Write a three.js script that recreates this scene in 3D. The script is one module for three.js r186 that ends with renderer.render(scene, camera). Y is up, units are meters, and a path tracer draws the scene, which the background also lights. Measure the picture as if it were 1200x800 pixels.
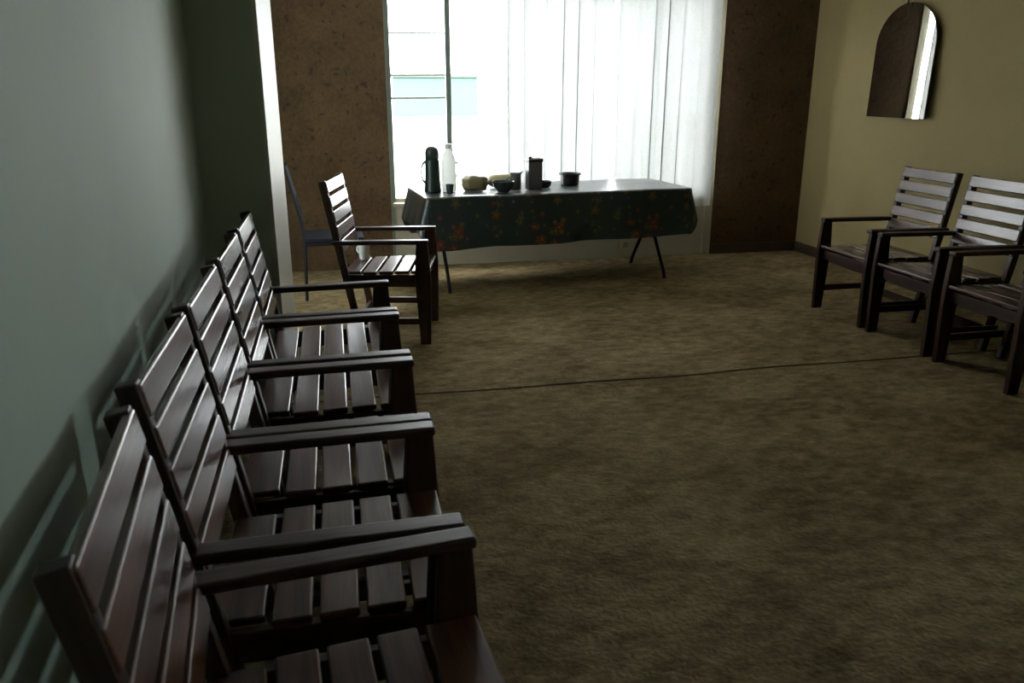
import * as THREE from 'three';
import { RoundedBoxGeometry } from 'three/addons/geometries/RoundedBoxGeometry.js';
import { mergeGeometries } from 'three/addons/utils/BufferGeometryUtils.js';
import { RectAreaLightUniformsLib } from 'three/addons/lights/RectAreaLightUniformsLib.js';

// ---------------------------------------------------------------- camera, sky, exposure
const scene = new THREE.Scene();
const EYE = 1.5, FPX = 950;
const camera = new THREE.PerspectiveCamera(2 * Math.atan(400 / FPX) * 180 / Math.PI, 1.5, 0.05, 200);
camera.position.set(0, EYE, 0);
{ const p = 17.25 * Math.PI / 180, y = 12.2 * Math.PI / 180;
  camera.lookAt(Math.sin(y) * Math.cos(p), EYE - Math.sin(p), -Math.cos(y) * Math.cos(p)); }
camera.focus = 6.0; camera.userData.fStop = 6.0;
const renderer = new THREE.WebGLRenderer({ antialias: true });
renderer.toneMapping = THREE.LinearToneMapping;
renderer.toneMappingExposure = 1.0;
renderer.shadowMap.enabled = true;
scene.background = new THREE.Color().setRGB(0.93, 0.98, 1.0);      // bright overcast sky
scene.backgroundIntensity = 16.0;
const ROOM2 = { x: 8.6, z0: -3.1, z1: 1.6, wz: -0.8, wy: 1.65, ww: 0.9, wh: 0.7 };   // the next room, out of view on the right, with a window of its own
RectAreaLightUniformsLib.init();
{ // daylight from the next room's window, which throws the chair shadows on the green wall
  const l = new THREE.RectAreaLight(new THREE.Color().setRGB(0.62, 0.92, 1.0), 25, ROOM2.ww, ROOM2.wh);
  l.position.set(ROOM2.x - 0.02, ROOM2.wy, ROOM2.wz); l.lookAt(0, ROOM2.wy, ROOM2.wz); scene.add(l);
}
{ // daylight behind the sheer curtains
  const l = new THREE.RectAreaLight(new THREE.Color().setRGB(0.93, 0.98, 1.0), 0.5, 1.8, 1.7);
  l.position.set(2.45, 1.45, -7.135); l.lookAt(2.45, 1.45, 0); scene.add(l);
}

// ---------------------------------------------------------------- helpers
let seed = 12345;
function rnd() { seed = (seed * 1664525 + 1013904223) >>> 0; return seed / 4294967296; }
function hash(x, y, s) { let h = (x * 374761393 + y * 668265263 + s * 2147483647) | 0; h = Math.imul(h ^ (h >>> 13), 1274126177); h ^= h >>> 16; return (h >>> 0) / 4294967296; }
function vnoise(x, y, px, py, s) {                                  // value noise that repeats every px, py cells
  const xi = Math.floor(x), yi = Math.floor(y), fx = x - xi, fy = y - yi, m = (a, n) => ((a % n) + n) % n;
  const u = fx * fx * (3 - 2 * fx), v = fy * fy * (3 - 2 * fy);
  const a = hash(m(xi, px), m(yi, py), s), b = hash(m(xi + 1, px), m(yi, py), s), c = hash(m(xi, px), m(yi + 1, py), s), d = hash(m(xi + 1, px), m(yi + 1, py), s);
  return a + (b - a) * u + (c - a) * v + (a - b - c + d) * u * v;
}
function fbm(u, v, px, py, oct, s) { let t = 0, a = 0.5, n = 0; for (let o = 0; o < oct; o++) { t += a * vnoise(u * px, v * py, px, py, s + o); n += a; a *= 0.55; px *= 2; py *= 2; } return t / n; }
function tex(w, h, fn, srgb = true, rx = 1, ry = 1) {               // fn(u, v) -> [r, g, b] 0..1
  const d = new Uint8Array(w * h * 4);
  for (let j = 0; j < h; j++) for (let i = 0; i < w; i++) {
    const c = fn(i / w, j / h), k = (j * w + i) * 4;
    for (let q = 0; q < 3; q++) d[k + q] = Math.max(0, Math.min(255, Math.round(c[q] * 255)));
    d[k + 3] = 255;
  }
  const t = new THREE.DataTexture(d, w, h);
  t.wrapS = t.wrapT = THREE.RepeatWrapping; t.magFilter = THREE.LinearFilter; t.minFilter = THREE.LinearMipmapLinearFilter; t.generateMipmaps = true;
  if (srgb) t.colorSpace = THREE.SRGBColorSpace;
  t.repeat.set(rx, ry); t.needsUpdate = true;
  return t;
}
const mix3 = (a, b, t) => [a[0] + (b[0] - a[0]) * t, a[1] + (b[1] - a[1]) * t, a[2] + (b[2] - a[2]) * t];
const sm = (a, b, x) => { const t = Math.max(0, Math.min(1, (x - a) / (b - a))); return t * t * (3 - 2 * t); };
function uvAlong(g, axis, off = 0) {                                 // uv in metres, u along the board
  const p = g.attributes.position, n = g.attributes.normal, uv = new Float32Array(p.count * 2);
  for (let i = 0; i < p.count; i++) {
    const P = [p.getX(i), p.getY(i), p.getZ(i)], N = [Math.abs(n.getX(i)), Math.abs(n.getY(i)), Math.abs(n.getZ(i))];
    const o = [0, 1, 2].filter(a => a !== axis);
    const v = N[o[0]] > N[o[1]] ? o[1] : o[0];
    uv[2 * i] = P[axis] + off; uv[2 * i + 1] = P[v] + off * 1.7;
  }
  g.setAttribute('uv', new THREE.BufferAttribute(uv, 2));
  return g;
}
function board(x, y, z, r = 0.004, off = 0, seg = 2) {
  const axis = x >= y && x >= z ? 0 : y >= z ? 1 : 2;
  return uvAlong(new RoundedBoxGeometry(x, y, z, seg, Math.min(r, x / 2.01, y / 2.01, z / 2.01)), axis, off);
}
function mesh(name, g, m, parent) { const o = new THREE.Mesh(g, m); o.name = name; o.castShadow = o.receiveShadow = true; parent.add(o); return o; }
const used = {};
function numbered(n) { const k = used[n] = (used[n] ?? -1) + 1; return k ? n + '_' + String(k).padStart(3, '0') : n; }
function thing(name, label, category, [x, y, z] = [0, 0, 0], turn = 0, group) {
  const o = new THREE.Group(); o.name = numbered(name); o.position.set(x, y, z); o.rotation.y = turn;
  o.userData = { label, category }; if (group) o.userData.group = group; scene.add(o); return o;
}
function struct(name, g, m, label, category) { const o = mesh(name, g, m, scene); o.userData = { kind: 'structure', label, category }; return o; }
function prism(pts, y0, y1) {                                        // plan polygon (x, z) raised from y0 to y1, uv in metres
  const P = [], U = [], I = []; let s = 0;
  const A = pts.reduce((t, p, i) => { const q = pts[(i + 1) % pts.length]; return t + p[0] * q[1] - q[0] * p[1]; }, 0);
  if (A > 0) pts = [...pts].reverse();
  for (let i = 0; i < pts.length; i++) {
    const a = pts[i], b = pts[(i + 1) % pts.length], L = Math.hypot(b[0] - a[0], b[1] - a[1]), k = P.length / 3;
    P.push(a[0], y0, a[1], b[0], y0, b[1], b[0], y1, b[1], a[0], y1, a[1]);
    U.push(s, y0, s + L, y0, s + L, y1, s, y1); s += L;
    I.push(k, k + 1, k + 2, k, k + 2, k + 3);
  }
  const tri = THREE.ShapeUtils.triangulateShape(pts.map(p => new THREE.Vector2(p[0], p[1])), []);
  for (const y of [y0, y1]) {
    const k = P.length / 3; for (const p of pts) { P.push(p[0], y, p[1]); U.push(p[0], p[1]); }
    for (const t of tri) y === y1 ? I.push(k + t[0], k + t[1], k + t[2]) : I.push(k + t[0], k + t[2], k + t[1]);
  }
  const g = new THREE.BufferGeometry();
  g.setAttribute('position', new THREE.Float32BufferAttribute(P, 3)); g.setAttribute('uv', new THREE.Float32BufferAttribute(U, 2)); g.setIndex(I);
  const h = g.toNonIndexed(); h.computeVertexNormals(); return h;
}
const rect = (x0, x1, z0, z1) => [[x0, z0], [x1, z0], [x1, z1], [x0, z1]];
function lathe(pts, seg = 28) { return new THREE.LatheGeometry(pts.map(p => new THREE.Vector2(p[0], p[1])), seg); }
function tube(pts, r, seg = 24, rad = 8) { return new THREE.TubeGeometry(new THREE.CatmullRomCurve3(pts.map(p => new THREE.Vector3(...p)), false, 'catmullrom', 0.15), seg, r, rad, false); }

// ---------------------------------------------------------------- materials
const std = (o) => new THREE.MeshPhysicalMaterial(o);
const grain = (u, v, s) => { const w = fbm(u, v, 3, 24, 4, s), f = fbm(u, v, 8, 120, 2, s + 9); return [w, f]; };
function woodMap(dark, light, s) { return tex(512, 512, (u, v) => { const [w, f] = grain(u, v, s); return mix3(dark, light, Math.min(1, Math.max(0, w * 1.5 - 0.35 + (f - 0.5) * 0.5))); }, true, 1.1, 2.2); }
const woodBump = tex(256, 512, (u, v) => { const f = fbm(u, v, 6, 110, 2, 77); return [f, f, f]; }, false, 1.1, 2.2);
const woods = [[[0.25, 0.13, 0.075], [0.43, 0.25, 0.155], 3], [[0.22, 0.115, 0.065], [0.39, 0.225, 0.135], 5], [[0.27, 0.145, 0.085], [0.46, 0.27, 0.17], 8]]
  .map(([d, l, s]) => std({ map: woodMap(d, l, s), bumpMap: woodBump, bumpScale: 0.0004, roughness: 0.5, specularIntensity: 0.6, clearcoat: 1, clearcoatRoughness: 0.23 }));
const frameWood = std({ map: woodMap([0.15, 0.082, 0.05], [0.29, 0.165, 0.10], 11), bumpMap: woodBump, bumpScale: 0.0004, roughness: 0.42 });
const carpetMap = tex(1024, 1024, (u, v) => {
  const a = fbm(u, v, 6, 9, 4, 21), b = fbm(u, v, 40, 70, 3, 31), c = fbm(u, v, 220, 260, 2, 41);
  let k = 0.5 + (a - 0.5) * 0.8 + (b - 0.5) * 0.9 + (c - 0.5) * 0.4;
  return mix3([0.38, 0.318, 0.215], [0.635, 0.57, 0.435], Math.max(0, Math.min(1, k)));
}, true, 0.4, 0.4);
const carpetBump = tex(1024, 1024, (u, v) => { const k = fbm(u, v, 160, 190, 3, 51) * 0.7 + fbm(u, v, 40, 70, 2, 31) * 0.3; return [k, k, k]; }, false, 0.4, 0.4);
const M = {
  carpet: std({ map: carpetMap, bumpMap: carpetBump, bumpScale: 0.007, roughness: 1, specularIntensity: 0.1 }),
  seam: std({ color: new THREE.Color().setRGB(0.10, 0.075, 0.045), roughness: 1, specularIntensity: 0.1 }),
  leftPaint: std({ map: tex(512, 512, (u, v) => { const a = fbm(u, v, 4, 4, 4, 61), k = (a - 0.5) * 0.09 + 0.05 * sm(0.58, 0.72, fbm(u + v * 0.5, v, 5, 9, 3, 64)); return [0.69 + k, 0.735 + k, 0.675 + k]; }, true, 0.35, 0.35), roughness: 0.72,
    bumpMap: tex(512, 512, (u, v) => { const k = fbm(u, v, 60, 60, 3, 62); return [k, k, k]; }, false, 1, 1), bumpScale: 0.0008 }),
  creamEdge: std({ color: new THREE.Color().setRGB(0.55, 0.54, 0.45), roughness: 0.45 }),
  yellow: std({ map: tex(512, 512, (u, v) => { const k = (fbm(u, v, 5, 5, 4, 71) - 0.5) * 0.06; return [0.68 + k, 0.615 + k, 0.43 + k]; }, true, 0.4, 0.4), roughness: 0.75 }),
  ceiling: std({ color: new THREE.Color().setRGB(0.6, 0.59, 0.56), roughness: 0.9 }),
  cork: std({ map: tex(1024, 1024, (u, v) => {
    const a = fbm(u, v, 10, 10, 4, 81), b = fbm(u, v, 90, 90, 3, 82), sp = 0.45 * sm(0.74, 0.84, fbm(u, v, 46, 46, 2, 83));
    return mix3(mix3([0.265, 0.195, 0.118], [0.415, 0.315, 0.195], Math.max(0, Math.min(1, a * 0.7 + b * 0.7 - 0.2))), [0.15, 0.09, 0.055], sp);
  }, true, 0.55, 0.55), roughness: 0.85, bumpMap: tex(512, 512, (u, v) => { const k = fbm(u, v, 60, 60, 3, 84); return [k, k, k]; }, false, 0.55, 0.55), bumpScale: 0.002 }),
  trim: std({ color: new THREE.Color().setRGB(0.45, 0.41, 0.31), roughness: 0.5 }),
  base: std({ color: new THREE.Color().setRGB(0.07, 0.045, 0.03), roughness: 0.5 }),
  winFrame: std({ color: new THREE.Color().setRGB(0.16, 0.19, 0.16), roughness: 0.45 }),
  glass: std({ color: 0xffffff, transmission: 1, thickness: 0, roughness: 0, ior: 1.5, side: THREE.DoubleSide }),
  curtain: std({ map: tex(256, 256, (u, v) => { const k = (fbm(u, v, 60, 60, 2, 91) - 0.5) * 0.05; return [0.945 + k, 0.95 + k, 0.955 + k]; }, true, 2, 2), transmission: 0.084, thickness: 0, roughness: 0.93, specularIntensity: 0.1, side: THREE.DoubleSide }),
  mirror: std({ color: new THREE.Color().setRGB(0.88, 0.88, 0.86), metalness: 1, roughness: 0.02 }),
  mirrorEdge: std({ color: new THREE.Color().setRGB(0.16, 0.12, 0.07), roughness: 0.5 }),
  blackMetal: std({ color: new THREE.Color().setRGB(0.012, 0.012, 0.014), roughness: 0.6, specularIntensity: 0.3 }),
  darkVinyl: std({ color: new THREE.Color().setRGB(0.012, 0.013, 0.018), roughness: 0.7, specularIntensity: 0.15 }),
  tableTop: std({ color: new THREE.Color().setRGB(0.35, 0.29, 0.22), roughness: 0.6 }),
};

// ---------------------------------------------------------------- the room
const CEIL = 2.55, ZF = -7.1, XR = 4.37, ZB = 1.6;
const wx = z => -0.385 - 0.05 * -z;                                  // the green wall runs slightly askew to the row
const ZS = -3.9, ZE = -4.95, XS = -0.30, XA = -0.95;
const WX0 = 0.48, WX1 = 3.42, WY0 = 0.56, WY1 = 2.34;

const fl = struct('floor', prism([[-1.1, ZF - 0.1], [XR + 0.12, ZF - 0.1], [XR + 0.12, ROOM2.z0 - 0.1], [ROOM2.x + 0.12, ROOM2.z0 - 0.1], [ROOM2.x + 0.12, ZB + 0.12], [-1.1, ZB + 0.12]], -0.12, 0), M.carpet, 'mottled beige brown carpet over the whole floor', 'carpet');
{ const c = new THREE.CatmullRomCurve3([[-0.3, -3.92], [0.3, -3.925], [0.8, -3.91], [1.3, -3.915], [1.8, -3.90], [2.3, -3.93], [2.9, -3.92], [3.6, -3.925], [4.36, -3.92]].map(p => new THREE.Vector3(p[0], -0.001, p[1])));
  mesh('carpet_seam', new THREE.TubeGeometry(c, 90, 0.007, 6, false), M.seam, fl); }
struct('ceiling', prism([[-1.1, ZF - 0.1], [XR + 0.12, ZF - 0.1], [XR + 0.12, ROOM2.z0 - 0.1], [ROOM2.x + 0.12, ROOM2.z0 - 0.1], [ROOM2.x + 0.12, ZB + 0.12], [-1.1, ZB + 0.12]], CEIL, CEIL + 0.12), M.ceiling, 'plain off white ceiling', 'ceiling');
struct('wall_left', prism([[wx(ZB), ZB], [wx(ZS), ZS], [-1.1, ZS], [-1.1, ZB]], 0, CEIL), M.leftPaint, 'pale grey green painted wall behind the long chair row', 'wall');
const stub = struct('wall_stub', prism(rect(wx(ZS) - 0.12, XS, ZE, ZS), 0, CEIL), M.leftPaint, 'green wall stub projecting beyond the end of the chair row', 'wall');
mesh('edge_board', prism(rect(XS, XS + 0.018, ZE - 0.004, ZS + 0.004), 0, CEIL), M.creamEdge, stub).userData = { label: 'cream painted end face of the stub' };
struct('wall_alcove', prism(rect(XA - 0.15, XA, ZF, ZE), 0, CEIL), M.leftPaint, 'green side wall of the recess beside the window wall', 'wall');
const O0 = -1.95, O1 = 1.0, OH = 2.2;                                  // wide opening to the next room
struct('wall_right', mergeGeometries([prism(rect(XR, XR + 0.12, ZF - 0.1, O0), 0, CEIL), prism(rect(XR, XR + 0.12, O0, O1), OH, CEIL), prism(rect(XR, XR + 0.12, O1, ZB), 0, CEIL)]), M.yellow, 'yellow cream painted wall with the arched mirror', 'wall');
{ const R = ROOM2, y0 = R.wy - R.wh / 2, y1 = R.wy + R.wh / 2, a = R.wz - R.ww / 2, b = R.wz + R.ww / 2, X0 = R.x, X1 = R.x + 0.12;
  struct('wall_next_room', mergeGeometries([prism(rect(X0, X1, R.z0, a), 0, CEIL), prism(rect(X0, X1, b, ZB), 0, CEIL), prism(rect(X0, X1, a, b), 0, y0), prism(rect(X0, X1, a, b), y1, CEIL), prism(rect(XR + 0.12, X1, R.z0 - 0.1, R.z0), 0, CEIL)]), M.yellow, 'cream walls of the adjoining room', 'wall');
  const w = new THREE.Group(); w.name = 'window_2'; w.userData = { kind: 'structure', label: 'window of the adjoining room', category: 'window' }; scene.add(w);
  const g = new THREE.PlaneGeometry(R.ww, R.wh); g.rotateY(-Math.PI / 2); g.translate(X0 + 0.06, R.wy, R.wz); mesh('pane', g, M.glass, w);
  for (const z of [a + 0.02, R.wz, b - 0.02]) { const m = board(0.05, R.wh, 0.04, 0.004); m.translate(X0 + 0.06, R.wy, z); mesh('window_frame', m, M.trim, w); } }
struct('wall_rear', prism(rect(-1.1, ROOM2.x + 0.12, ZB, ZB + 0.12), 0, CEIL), M.yellow, 'yellow cream wall opposite the window wall', 'wall');
{ // the window wall: masonry around the opening, brown facing boards on both sides
  const z0 = ZF - 0.16, z1 = ZF - 0.02;
  const parts = [prism(rect(-1.1, WX0, z0, z1), 0, CEIL), prism(rect(WX1, XR + 0.12, z0, z1), 0, CEIL), prism(rect(WX0, WX1, z0, z1), 0, WY0), prism(rect(WX0, WX1, z0, z1), WY1, CEIL)];
  struct('wall_window', mergeGeometries(parts), M.trim, 'pale cream wall below and around the wide window', 'wall');
  struct('wall_panel', prism(rect(-1.0, WX0 - 0.01, ZF - 0.02, ZF), 0, CEIL), M.cork, 'speckled brown wall facing beside the bare window pane', 'wall');
  struct('wall_panel_001', prism(rect(WX1 + 0.04, XR, ZF - 0.02, ZF), 0, CEIL), M.cork, 'speckled brown wall facing between the curtain and the yellow wall', 'wall');
}
struct('baseboard_right', prism(rect(XR - 0.015, XR, ZF, O0), 0, 0.09), M.base, 'dark brown baseboard along the yellow wall', 'baseboard');
struct('baseboard_window', prism(rect(WX1 + 0.04, XR - 0.015, ZF, ZF + 0.015), 0, 0.09), M.base, 'dark brown baseboard under the brown facing', 'baseboard');
{ // window_1: frame, sill, mullions, panes, bars
  const w = new THREE.Group(); w.name = 'window_1'; w.userData = { kind: 'structure', label: 'wide bright window with dark slim frame', category: 'window' }; scene.add(w);
  const zc = ZF - 0.10, f = 0.035;
  const b = (n, x, y, z, px, py, pz, m = M.winFrame) => { const g = board(x, y, z, 0.004); g.translate(px, py, pz); return mesh(n, g, m, w); };
  b('window_frame', f, WY1 - WY0, 0.06, WX0 + f / 2, (WY0 + WY1) / 2, zc); b('window_frame', f, WY1 - WY0, 0.06, WX1 - f / 2, (WY0 + WY1) / 2, zc);
  b('window_frame', WX1 - WX0 - 2 * f, f, 0.06, (WX0 + WX1) / 2, WY0 + f / 2, zc, M.trim); b('window_frame', WX1 - WX0 - 2 * f, f, 0.06, (WX0 + WX1) / 2, WY1 - f / 2, zc);
  const ms = [1.0, 2.88];
  for (const x of ms) b('mullion', 0.045, WY1 - WY0 - 2 * f, 0.055, x, (WY0 + WY1) / 2, zc);
  const xs = [WX0 + f, 1.0, 2.88, WX1 - f];
  for (let i = 0; i < 3; i++) {
    const x0 = xs[i] + (i ? 0.0225 : 0), x1 = xs[i + 1] - (i < 2 ? 0.0225 : 0), g = new THREE.PlaneGeometry(x1 - x0, WY1 - WY0 - 2 * f);
    g.translate((x0 + x1) / 2, (WY0 + WY1) / 2, zc); mesh('pane', g, M.glass, w);
  }
  for (const [y, r] of [[1.43, 0.011], [1.615, 0.008], [1.95, 0.007]]) { const g = tube([[WX0 + f, y, zc - 0.05], [0.985, y + 0.005, zc - 0.05]], r, 2, 8); mesh('guard_bar', g, M.winFrame, w); }
  b('window_sill', WX1 - WX0, 0.03, 0.13, (WX0 + WX1) / 2, WY0 - 0.012, ZF - 0.035, M.trim);
}
struct('trim_1', prism(rect(WX1 - 0.03, WX1 + 0.04, ZF - 0.02, ZF + 0.015), 0, CEIL), M.trim, 'narrow cream strip between the curtain and brown facing', 'trim');
struct('trim_2', prism(rect(WX0 - 0.012, WX0 + 0.012, ZF - 0.02, ZF + 0.008), 0, CEIL), M.winFrame, 'thin dark edging strip beside the bare window pane', 'trim');

// ---------------------------------------------------------------- outside
struct('ground', prism(rect(-40, 45, -60, ZF - 0.3), -0.35, -0.25), std({ color: new THREE.Color().setRGB(0.62, 0.62, 0.55), roughness: 0.95 }), 'pale bright paved yard outside the window', 'ground');
{ const o = thing('garden_wall', 'short turquoise garden wall in the yard beyond the bare window pane', 'garden wall', [1.85, -0.25, -15]);
  const foot = board(1.5, 1.3, 0.2, 0.02); foot.translate(0, 0.65, 0); mesh('plinth', foot, std({ color: new THREE.Color().setRGB(0.6, 0.6, 0.58), roughness: 0.9 }), o);
  const body = board(1.5, 0.65, 0.18, 0.02); body.translate(0, 1.625, 0); mesh('wall_body', body, std({ color: new THREE.Color().setRGB(0.056, 0.105, 0.1), roughness: 0.8 }), o);
  const cap = board(1.6, 0.07, 0.28, 0.02); cap.translate(0, 1.985, 0); mesh('coping', cap, std({ color: new THREE.Color().setRGB(0.06, 0.07, 0.06), roughness: 0.8 }), o); }

// ---------------------------------------------------------------- armchairs
function makeArmchair() {
  const o = new THREE.Group(), W = 0.565, t = 0.034, xi = W / 2 - t / 2;
  const xb = 0.241;
  const zp = y => -0.153 - 0.19 * y, lean = Math.atan(0.19);
  let k = 0; const wood = () => woods[k++ % 3];
  for (const s of [-1, 1]) {
    const L = 0.985 / Math.cos(lean), g = board(t, L, 0.042, 0.005, k); g.rotateX(-lean); g.translate(s * xb, 0.4955, zp(0.4925)); mesh('back_post', g, frameWood, o);
    const sh = new THREE.Shape(); [[0.215, 0], [0.272, 0], [0.282, 0.40], [0.268, 0.615], [0.205, 0.615], [0.192, 0.42]].forEach((p, i) => i ? sh.lineTo(...p) : sh.moveTo(...p));
    const e = new THREE.ExtrudeGeometry(sh, { depth: t - 0.006, bevelEnabled: true, bevelSize: 0.003, bevelThickness: 0.003, bevelSegments: 1 });
    e.rotateY(-Math.PI / 2); e.translate(s * xi + (t - 0.006) / 2, 0.003, 0); e.deleteAttribute('uv'); uvAlong(e, 1, s);
    mesh('front_leg', e, frameWood, o);
    const a = board(0.056, 0.026, 0.575, 0.008, s * 3); a.rotateX(-0.012); a.translate(s * (xi - 0.010), 0.630, -0.012); mesh('armrest', a, frameWood, o);
    const r = board(0.022, 0.075, 0.46, 0.003, s); r.translate(s * (xi - 0.028), 0.392, -0.02); mesh('side_rail', r, frameWood, o);
    const st = board(0.022, 0.04, 0.42, 0.003, s + 5); st.translate(s * xi, 0.145, 0.0); mesh('side_stretcher', st, frameWood, o);
  }
  for (const [w, z, y, q] of [[0.110, 0.220, 0.447, 0], [0.084, 0.1085, 0.444, 1], [0.084, 0.010, 0.441, 2], [0.084, -0.0885, 0.438, 3], [0.105, -0.1975, 0.435, 4]]) {
    const g = board(q === 4 ? 2 * xb - t - 0.006 : W - 2 * t - 0.006, 0.02, w, 0.006, q * 0.37); g.rotateX(-0.03); g.translate(0, y, z); mesh('seat_slat', g, wood(), o);
  }
  const fr = board(W - 2 * t, 0.06, 0.022, 0.003, 2); fr.translate(0, 0.39, 0.235); mesh('front_rail', fr, frameWood, o);
  const rs = board(2 * xb - t, 0.055, 0.022, 0.003, 4); rs.translate(0, 0.125, zp(0.125)); mesh('rear_stretcher', rs, frameWood, o);
  for (let i = 0; i < 5; i++) {
    const y = 0.949 - i * 0.0875, g = board(2 * xb + t - 0.014, 0.068, 0.02, 0.006, 3.1 + i * 0.53); g.rotateX(-lean); g.translate(0, y + 0.003, zp(y) + 0.016); mesh('back_slat', g, wood(), o);
  }
  return o;
}
const chairProto = makeArmchair();
function placeChair(label, x, z, turn, group) {
  const c = chairProto.clone(); c.name = numbered('slatted_armchair'); c.position.set(x, 0, z); c.rotation.y = turn;
  c.userData = { label, category: 'chair', group }; scene.add(c); return c;
}
const D = Math.PI / 180;
[[-1.16, 95, 'wooden slatted armchair at the end of the row farthest from the stub'],
 [-1.752, 90, 'wooden slatted armchair fourth in the row from the green wall stub'],
 [-2.325, 90, 'wooden slatted armchair in the middle of the row along the green wall'],
 [-2.915, 89.8, 'wooden slatted armchair second in the row from the green wall stub'],
 [-3.50, 90, 'wooden slatted armchair first in the row beside the green wall stub']]
    .forEach(([z, a, l]) => placeChair(l, a > 92 ? -0.02 : -0.055, z, a * D, 'slatted armchairs in the row along the green wall'));
placeChair('single wooden slatted armchair with a white cup on its glossy seat', 0.31, -5.10, 78 * D);
[[-4.81, 'wooden slatted armchair by the yellow wall, first from the window corner'],
 [-4.185, 'wooden slatted armchair by the yellow wall, second from the window corner'],
 [-3.555, 'wooden slatted armchair by the yellow wall, third from the window corner']]
  .forEach(([z, l], i) => placeChair(l, 3.59, z, (-90 + [0.5, -0.5, 0][i]) * D, 'slatted armchairs along the yellow wall'));
scene.children.forEach(c => { if (c.userData.group === undefined) delete c.userData.group; });

{ // cup on the single armchair
  const o = thing('cup', 'small white cup standing on the seat of the single armchair', 'cup', [0.16, 0.452, -5.26]);
  const m = std({ color: new THREE.Color().setRGB(0.85, 0.87, 0.9), roughness: 0.12 });
  mesh('cup_body', lathe([[0, 0], [0.028, 0], [0.034, 0.01], [0.038, 0.11], [0.035, 0.11], [0.031, 0.012], [0, 0.010]]), m, o);
  const h = new THREE.TorusGeometry(0.026, 0.005, 8, 18, Math.PI); h.rotateZ(-Math.PI / 2); h.translate(0.034, 0.06, 0); h.rotateY(2.4); mesh('handle', h, m, o);
}
{ // armless black chair in the recess
  const o = thing('side_chair', 'armless black metal framed chair behind the single armchair', 'chair', [-0.03, 0, -6.25], 92 * D);
  for (const s of [-1, 1]) {
    mesh('back_upright', tube([[s * 0.2, 0, -0.23], [s * 0.2, 0.43, -0.215], [s * 0.2, 0.62, -0.235], [s * 0.2, 0.98, -0.32]], 0.012, 30, 8), M.blackMetal, o);
    mesh('front_leg', tube([[s * 0.2, 0, 0.22], [s * 0.2, 0.42, 0.19]], 0.012, 4, 8), M.blackMetal, o);
    mesh('seat_rail', tube([[s * 0.2, 0.415, -0.215], [s * 0.2, 0.42, 0.19]], 0.011, 4, 8), M.blackMetal, o);
  }
  const st = board(0.42, 0.035, 0.43, 0.014); st.translate(0, 0.442, 0.0); mesh('seat', st, M.darkVinyl, o);
  const bk = board(0.37, 0.22, 0.025, 0.01); bk.rotateX(-0.23); bk.translate(0, 0.86, -0.29); mesh('backrest', bk, M.darkVinyl, o);
}

// ---------------------------------------------------------------- table, cloth and what stands on it
const TT = 0.74, TL = 2.14, TW = 0.76, TC = [1.70, -6.44], TA = 4.5 * D;
{ const o = thing('folding_table', 'long folding table with dark splayed legs under a flowered cloth', 'table', [TC[0], 0, TC[1]], TA);
  const top = board(TL, 0.035, TW, 0.012); top.translate(0, TT - 0.0175, 0); mesh('tabletop', top, M.tableTop, o);
  for (const s of [-1, 1]) {
    const x = s * (TL / 2 - 0.16);
    for (const q of [-1, 1]) mesh('leg', tube([[x, 0, q * 0.33], [x, 0.06, q * 0.305], [x - s * 0.0, 0.38, q * 0.07], [x, 0.45, q * 0.05], [x, TT - 0.04, q * 0.05]], 0.014, 30, 8), M.blackMetal, o);
    mesh('crossbar', tube([[x, 0.42, -0.058], [x, 0.42, 0.058]], 0.01, 2, 8), M.blackMetal, o);
    mesh('brace', tube([[x, 0.46, 0], [x - s * 0.35, TT - 0.045, 0]], 0.008, 2, 8), M.blackMetal, o);
  } }
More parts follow.
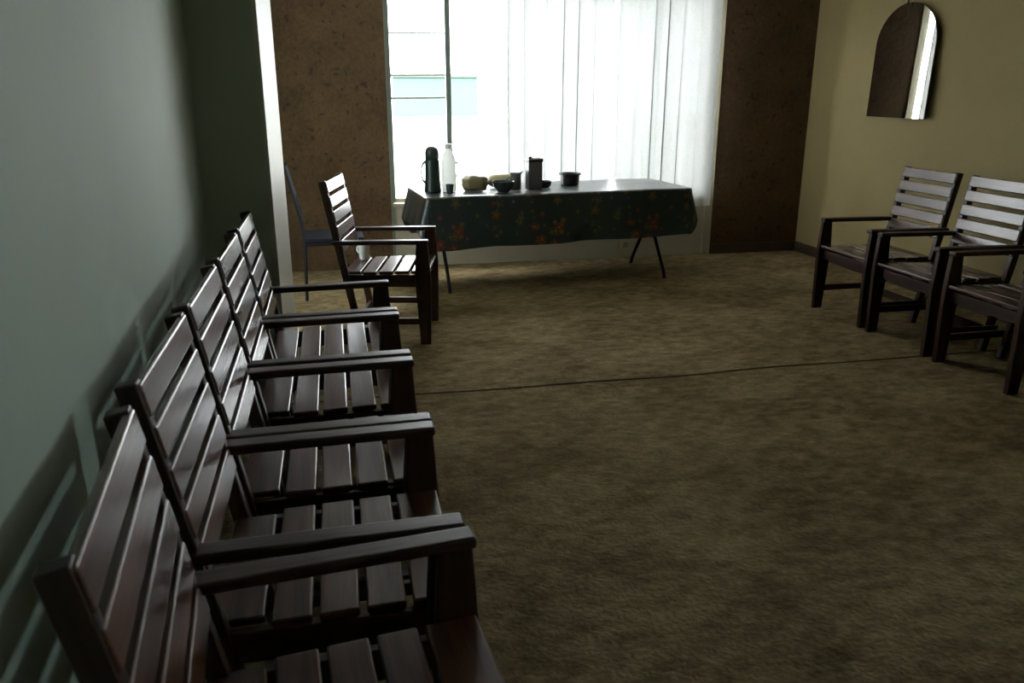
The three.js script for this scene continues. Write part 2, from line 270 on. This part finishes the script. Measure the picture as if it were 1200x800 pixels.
{ // flowered cloth
  const W = 768, base = [0.030, 0.055, 0.060];
  const cells = []; seed = 777;
  for (let i = 0; i < 90; i++) cells.push([rnd(), rnd(), 0.025 + rnd() * 0.045, Math.floor(rnd() * 6), rnd() * 6.28]);
  const cols = [[0.50, 0.10, 0.10], [0.48, 0.30, 0.10], [0.10, 0.28, 0.14], [0.42, 0.34, 0.16], [0.12, 0.18, 0.34], [0.14, 0.30, 0.16]];
  const map = tex(W, W, (u, v) => {
    const n = fbm(u, v, 12, 12, 3, 101); let c = mix3([0.075, 0.13, 0.15], [0.12, 0.20, 0.20], n);
    for (const [x, y, r, q, a] of cells) {
      let dx = u - x, dy = v - y; dx -= Math.round(dx); dy -= Math.round(dy);
      const d = Math.hypot(dx, dy); if (d > r * 1.4) continue;
      const th = Math.atan2(dy, dx) + a, rr = r * (0.8 + 0.2 * Math.cos(th * 5));
      const t = 1 - sm(rr * 0.6, rr, d); if (t > 0) c = mix3(c, d < r * 0.2 ? [0.5, 0.42, 0.15] : mix3(cols[q], [0.1, 0.1, 0.1], 0.25 * n), t * 0.85);
    }
    return c;
  }, true, 1.25, 1.25);
  const g = new THREE.BufferGeometry(), P = [], U = [], I = [];
  const hx = TL / 2 + 0.012, hz = TW / 2 + 0.012, r = 0.035, per = []; // perimeter, counter-clockwise
  const side = (ax, az, bx, bz, n) => { for (let i = 0; i < n; i++) per.push([ax + (bx - ax) * i / n, az + (bz - az) * i / n]); };
  const arc = (cx, cz, a0) => { for (let i = 0; i < 8; i++) { const a = a0 + i / 8 * Math.PI / 2; per.push([cx + r * Math.cos(a), cz + r * Math.sin(a)]); } };
  side(-hx + r, -hz, hx - r, -hz, 70); arc(hx - r, -hz + r, -Math.PI / 2); side(hx, -hz + r, hx, hz - r, 26); arc(hx - r, hz - r, 0); side(hx - r, hz, -hx + r, hz, 70); arc(-hx + r, hz - r, Math.PI / 2); side(-hx, hz - r, -hx, -hz + r, 26); arc(-hx + r, -hz + r, Math.PI);
  const n = per.length, rows = 14; let s = 0;
  const ring = []; // rings: an inner one, then over the edge and down
  for (let i = 0; i < n; i++) {
    const [x, z] = per[i], [xa, za] = per[(i + n - 1) % n], [xb, zb] = per[(i + 1) % n];
    let nx = zb - za, nz = -(xb - xa); const l = Math.hypot(nx, nz); nx /= l; nz /= l;
    const endness = Math.abs(nx), drop = (0.38 + 0.012 * (-x / hx)) * (1 - endness) + 0.24 * endness + 0.05 * 4 * endness * (1 - endness);
    s += Math.hypot(x - xa, z - za);
    ring.push({ x, z, nx, nz, drop, s });
  }
  const add = (x, y, z, u, v) => { P.push(x, y, z); U.push(u, v); return P.length / 3 - 1; };
  const cIdx = add(0, TT + 0.006, 0, 0, 0), idx = [];
  const topWave = (x, z) => 0.0022 * Math.sin(x * 9 + z * 5) * Math.sin(z * 13 - x * 3);
  for (let k = 0; k <= 5; k++) idx.push(ring.map(p => { const f = (k + 1) / 6, x = p.x * f, z = p.z * f; return add(x, TT + 0.0055 + topWave(x, z), z, x, z); }));
  for (let k = 1; k <= rows; k++) idx.push(ring.map(p => {
    const f = k / rows, d = p.drop * f, fold = Math.sin(p.s * 13 + 1.3 * Math.sin(p.s * 3.1)) * 0.6 + Math.sin(p.s * 27 + 2) * 0.25, out = 0.006 + (0.022 + 0.05 * Math.abs(p.nx)) * f + fold * 0.014 * f * f;
    const hem = 0.006 * Math.sin(p.s * 8) * f;
    return add(p.x + p.nx * out, TT + 0.0055 - (d + hem) - (k === 1 ? -0.008 : 0), p.z + p.nz * out, p.x + p.nx * d, p.z + p.nz * d);
  }));
  for (let i = 0; i < n; i++) I.push(cIdx, idx[0][(i + 1) % n], idx[0][i]);
  for (let k = 0; k + 1 < idx.length; k++) for (let i = 0; i < n; i++) { const j = (i + 1) % n; I.push(idx[k][i], idx[k][j], idx[k + 1][j], idx[k][i], idx[k + 1][j], idx[k + 1][i]); }
  g.setAttribute('position', new THREE.Float32BufferAttribute(P, 3)); g.setAttribute('uv', new THREE.Float32BufferAttribute(U, 2)); g.setIndex(I); g.computeVertexNormals();
  const o = mesh('tablecloth', g, std({ map, roughness: 0.4, clearcoat: 0.6, clearcoatRoughness: 0.3, side: THREE.DoubleSide }), scene);
  o.position.set(TC[0], 0, TC[1]); o.rotation.y = TA;
  o.userData = { label: 'dark blue green flowered cloth draped over the long table', category: 'tablecloth' };
}
const onTable = (x, z) => [x, TT + 0.009, z];
const col = (r, g, b, o = {}) => std({ color: new THREE.Color().setRGB(r, g, b), roughness: 0.4, ...o });
{ const o = thing('vacuum_flask', 'tall dark green vacuum flask with rounded top on the table', 'flask', onTable(0.735, -6.27));
  mesh('flask_body', lathe([[0, 0], [0.062, 0], [0.066, 0.008], [0.064, 0.02], [0.057, 0.12], [0.055, 0.235], [0.048, 0.255], [0, 0.256]]), col(0.012, 0.035, 0.027, { roughness: 0.35 }), o);
  mesh('flask_cup', lathe([[0.0, 0.252], [0.053, 0.252], [0.053, 0.30], [0.046, 0.325], [0.028, 0.342], [0, 0.346]]), col(0.012, 0.028, 0.024, { roughness: 0.3 }), o);
  const h = new THREE.TorusGeometry(0.055, 0.008, 8, 20, Math.PI); h.rotateZ(Math.PI / 2); h.scale(0.6, 1.4, 1); h.translate(-0.052, 0.15, 0); mesh('handle', h, M.blackMetal, o); }
{ const o = thing('plastic_jug', 'white translucent plastic jug beside the green flask', 'jug', onTable(0.86, -6.27));
  const m = col(0.88, 0.89, 0.87, { transmission: 0.5, thickness: 0, roughness: 0.9, side: THREE.DoubleSide });
  mesh('jug_body', lathe([[0, 0], [0.05, 0], [0.055, 0.01], [0.055, 0.22], [0.045, 0.27], [0.022, 0.31], [0.022, 0.335]]), m, o);
  mesh('jug_cap', lathe([[0, 0.36], [0.022, 0.36], [0.026, 0.355], [0.026, 0.325], [0.0225, 0.325]]), col(0.75, 0.76, 0.75), o);
  const h = new THREE.TorusGeometry(0.04, 0.008, 8, 18, Math.PI); h.rotateZ(-Math.PI / 2); h.scale(0.8, 1.3, 1); h.translate(0.05, 0.17, 0); mesh('handle', h, m, o); }
{ const o = thing('drinking_glass', 'short dark drinking glass in front of the white jug', 'glass', onTable(0.85, -6.15));
  mesh('glass_body', lathe([[0, 0], [0.024, 0], [0.03, 0.07], [0.027, 0.07], [0.022, 0.006], [0, 0.006]]), col(0.05, 0.07, 0.07, { roughness: 0.1 }), o); }
{ const o = thing('bread_bag', 'beige rounded bag lying on the table beside the bowl', 'bag', onTable(1.065, -6.32));
  const g = new THREE.SphereGeometry(1, 32, 20), p = g.attributes.position;
  for (let i = 0; i < p.count; i++) { let x = p.getX(i), y = p.getY(i), z = p.getZ(i); const q = (a, e) => Math.sign(a) * Math.pow(Math.abs(a), e); x = q(x, 0.6); y = q(y, 0.6); z = q(z, 0.7); const w = 1 + 0.05 * Math.sin(x * 7 + z * 5) + 0.04 * Math.sin(y * 9 + x * 3); p.setXYZ(i, x * 0.10 * w, Math.max(0, y * 0.062 * w + 0.058), z * 0.085 * w); }
  g.computeVertexNormals(); mesh('bag_body', g, col(0.26, 0.22, 0.11, { roughness: 0.55 }), o);
  const k = lathe([[0.012, 0], [0.016, 0.02], [0.03, 0.05], [0.026, 0.052], [0.01, 0.022]], 12); k.rotateZ(-1.3); k.translate(0.09, 0.05, 0.01); mesh('bag_neck', k, col(0.36, 0.31, 0.17, { roughness: 0.55 }), o); }
{ const o = thing('serving_bowl', 'dark shiny bowl beside the beige bag on the table', 'bowl', onTable(1.27, -6.185));
  mesh('bowl_body', lathe([[0, 0], [0.045, 0], [0.05, 0.008], [0.075, 0.04], [0.088, 0.08], [0.083, 0.08], [0.07, 0.042], [0.045, 0.014], [0, 0.012]]), col(0.03, 0.04, 0.04, { roughness: 0.12 }), o); }
{ const o = thing('bread_loaf', 'pale yellow loaf shaped pack behind the dark bowl', 'loaf', onTable(1.32, -6.50), 0.2);
  const g = board(0.23, 0.105, 0.11, 0.045, 0, 4); g.translate(0, 0.0525, 0); mesh('loaf_body', g, col(0.55, 0.50, 0.28, { roughness: 0.7 }), o);
  for (const s of [-1, 1]) { const e = lathe([[0.03, 0], [0.012, 0.03], [0.02, 0.05], [0.0, 0.052]], 14); e.rotateZ(-s * Math.PI / 2); e.translate(s * 0.112, 0.05, 0); mesh('wrapper_end', e, col(0.6, 0.57, 0.42, { roughness: 0.5 }), o); } }
{ const o = thing('milk_jug', 'small grey jug with a pointed spout beside the tall canister', 'jug', onTable(1.395, -6.33));
  const g = lathe([[0, 0], [0.042, 0], [0.048, 0.01], [0.046, 0.07], [0.038, 0.105], [0.044, 0.125], [0.041, 0.125], [0.034, 0.105], [0.042, 0.07], [0.043, 0.012], [0, 0.008]]), p = g.attributes.position;
  for (let i = 0; i < p.count; i++) { const y = p.getY(i), x = p.getX(i), z = p.getZ(i), a = Math.atan2(z, x), t = sm(0.09, 0.125, y) * Math.pow(Math.max(0, Math.cos(a - 0.2)), 6); p.setXYZ(i, x * (1 + 0.5 * t), y + 0.02 * t, z * (1 + 0.5 * t)); }
  g.computeVertexNormals(); mesh('jug_body', g, col(0.12, 0.14, 0.12, { roughness: 0.35 }), o);
  const h = new THREE.TorusGeometry(0.03, 0.006, 8, 18, Math.PI); h.rotateZ(Math.PI / 2); h.translate(-0.04, 0.065, 0); mesh('handle', h, col(0.12, 0.14, 0.12), o); }
{ const o = thing('canister', 'tall dark rectangular canister with black lid standing on the table', 'canister', onTable(1.53, -6.27), 0.15);
  const g = board(0.115, 0.215, 0.09, 0.012); g.translate(0, 0.1075, 0); mesh('canister_body', g, col(0.09, 0.09, 0.095, { roughness: 0.35 }), o);
  const l = board(0.122, 0.028, 0.097, 0.008); l.translate(0, 0.226, 0); mesh('lid', l, col(0.015, 0.015, 0.017), o);
  const k = lathe([[0, 0.24], [0.014, 0.24], [0.012, 0.252], [0, 0.254]], 14); k.translate(-0.03, 0, 0); mesh('knob', k, col(0.015, 0.015, 0.017), o); }
{ const o = thing('saucer_dish', 'low dark dish behind the tall canister', 'dish', onTable(1.65, -6.40));
  mesh('dish_body', lathe([[0, 0], [0.04, 0], [0.055, 0.02], [0.06, 0.05], [0.056, 0.05], [0.05, 0.022], [0, 0.01]]), col(0.04, 0.05, 0.05, { roughness: 0.2 }), o); }
{ const o = thing('cooking_pot', 'small dark rimmed pot standing apart towards the window', 'pot', onTable(1.90, -6.53));
  mesh('pot_body', lathe([[0, 0], [0.07, 0], [0.076, 0.008], [0.078, 0.088], [0.073, 0.088], [0.071, 0.012], [0, 0.01]]), col(0.035, 0.035, 0.037, { roughness: 0.35 }), o);
  mesh('rim', lathe([[0.075, 0.082], [0.09, 0.084], [0.091, 0.096], [0.072, 0.096], [0.072, 0.085]]), col(0.03, 0.03, 0.032), o); }

// ---------------------------------------------------------------- curtains, mirror, plate
function curtain(name, label, x0, x1, y0, y1, z, folds, ph) {
  const nx = 260, ny = 30, P = [], U = [], I = [];
  for (let j = 0; j <= ny; j++) for (let i = 0; i <= nx; i++) {
    const u = i / nx, v = j / ny, y = y0 + (y1 - y0) * v, a = u * folds * Math.PI * 2 + ph + 0.9 * Math.sin(u * 9 + ph), amp = 0.034 + 0.014 * Math.sin(u * 17 + ph);
    const w = Math.sin(a) + 0.35 * Math.sin(2 * a + 1 + v);
    P.push(x0 + (x1 - x0) * u + 0.030 * Math.cos(a) + 0.01 * (1 - v) * Math.sin(u * 5 + 2), y + (j ? 0 : 0.006 * Math.sin(a)), z + amp * w * (1 - 0.25 * v)); U.push(u * (x1 - x0) * 1.8, y);
  }
  for (let j = 0; j < ny; j++) for (let i = 0; i < nx; i++) { const k = j * (nx + 1) + i; I.push(k, k + 1, k + nx + 2, k, k + nx + 2, k + nx + 1); }
  const g = new THREE.BufferGeometry(); g.setAttribute('position', new THREE.Float32BufferAttribute(P, 3)); g.setAttribute('uv', new THREE.Float32BufferAttribute(U, 2)); g.setIndex(I); g.computeVertexNormals();
  const o = mesh(name, g, M.curtain, scene); o.userData = { label, category: 'curtain', group: 'sheer curtains at the window' };
}
curtain('sheer_curtain', 'sheer white curtain hanging next to the bare window pane', 1.46, 2.385, 0.47, 2.42, ZF + 0.06, 6, 0.4);
curtain('sheer_curtain_001', 'sheer white curtain hanging next to the brown wall facing', 2.468, 3.37, 0.47, 2.42, ZF + 0.075, 6, 2.1);
{ const o = thing('curtain_rod', 'slim rod that carries the sheer curtains above the window', 'curtain rod', [1.95, 2.47, ZF + 0.065]);
  mesh('rod', tube([[-1.55, 0, 0], [1.5, 0, 0]], 0.012, 2, 10), M.trim, o);
  for (const s of [-1, 1]) { const g = board(0.02, 0.05, 0.07, 0.003); g.translate(s * 1.3, 0, -0.035); mesh('bracket', g, M.trim, o); } }
{ // arched mirror, hung from a hook and leaning out at the top
  const o = thing('arched_mirror', 'frameless arched mirror hanging on the yellow wall', 'mirror', [XR - 0.012, 1.29, -5.83]);
  const w = 0.37, H = 0.56, tilt = -1.2 * D, swing = 2.9 * D, sh = new THREE.Shape();
  sh.moveTo(-w, 0); sh.lineTo(w, 0); sh.lineTo(w, H - 0.02);
  sh.absellipse(0, H - 0.02, w, 0.30, 0, Math.PI, false); sh.lineTo(-w, 0);
  const back = new THREE.ExtrudeGeometry(sh, { depth: 0.006, bevelEnabled: false, curveSegments: 40 });
  const face = new THREE.ShapeGeometry(sh, 40); face.translate(0, 0, 0.0065);
  for (const g of [back, face]) { g.rotateY(-Math.PI / 2); g.rotateZ(tilt); g.rotateY(-swing); g.translate(-0.022, 0, 0); }
  mesh('backing', back, M.mirrorEdge, o); mesh('mirror_glass', face, M.mirror, o);
  mesh('hanging_strap', tube([[-0.035, 0.82, 0], [-0.02, 0.92, 0.0], [-0.004, 0.98, 0]], 0.006, 8, 6), M.blackMetal, o);
  const k = lathe([[0, 0], [0.01, 0], [0.01, 0.01], [0, 0.012]], 10); k.rotateZ(Math.PI / 2); k.translate(0.01, 0.985, 0); mesh('hook', k, M.blackMetal, o);
}
{ const o = thing('wall_plate', 'small cream plate on the low wall under the table', 'wall plate', [2.62, 0.12, ZF + 0.0]);
  const g = board(0.15, 0.12, 0.02, 0.006); mesh('plate', g, M.trim, o); const s = board(0.05, 0.05, 0.008, 0.003); s.translate(0, 0, 0.012); mesh('socket', s, col(0.3, 0.28, 0.22), o); }

renderer.render(scene, camera);
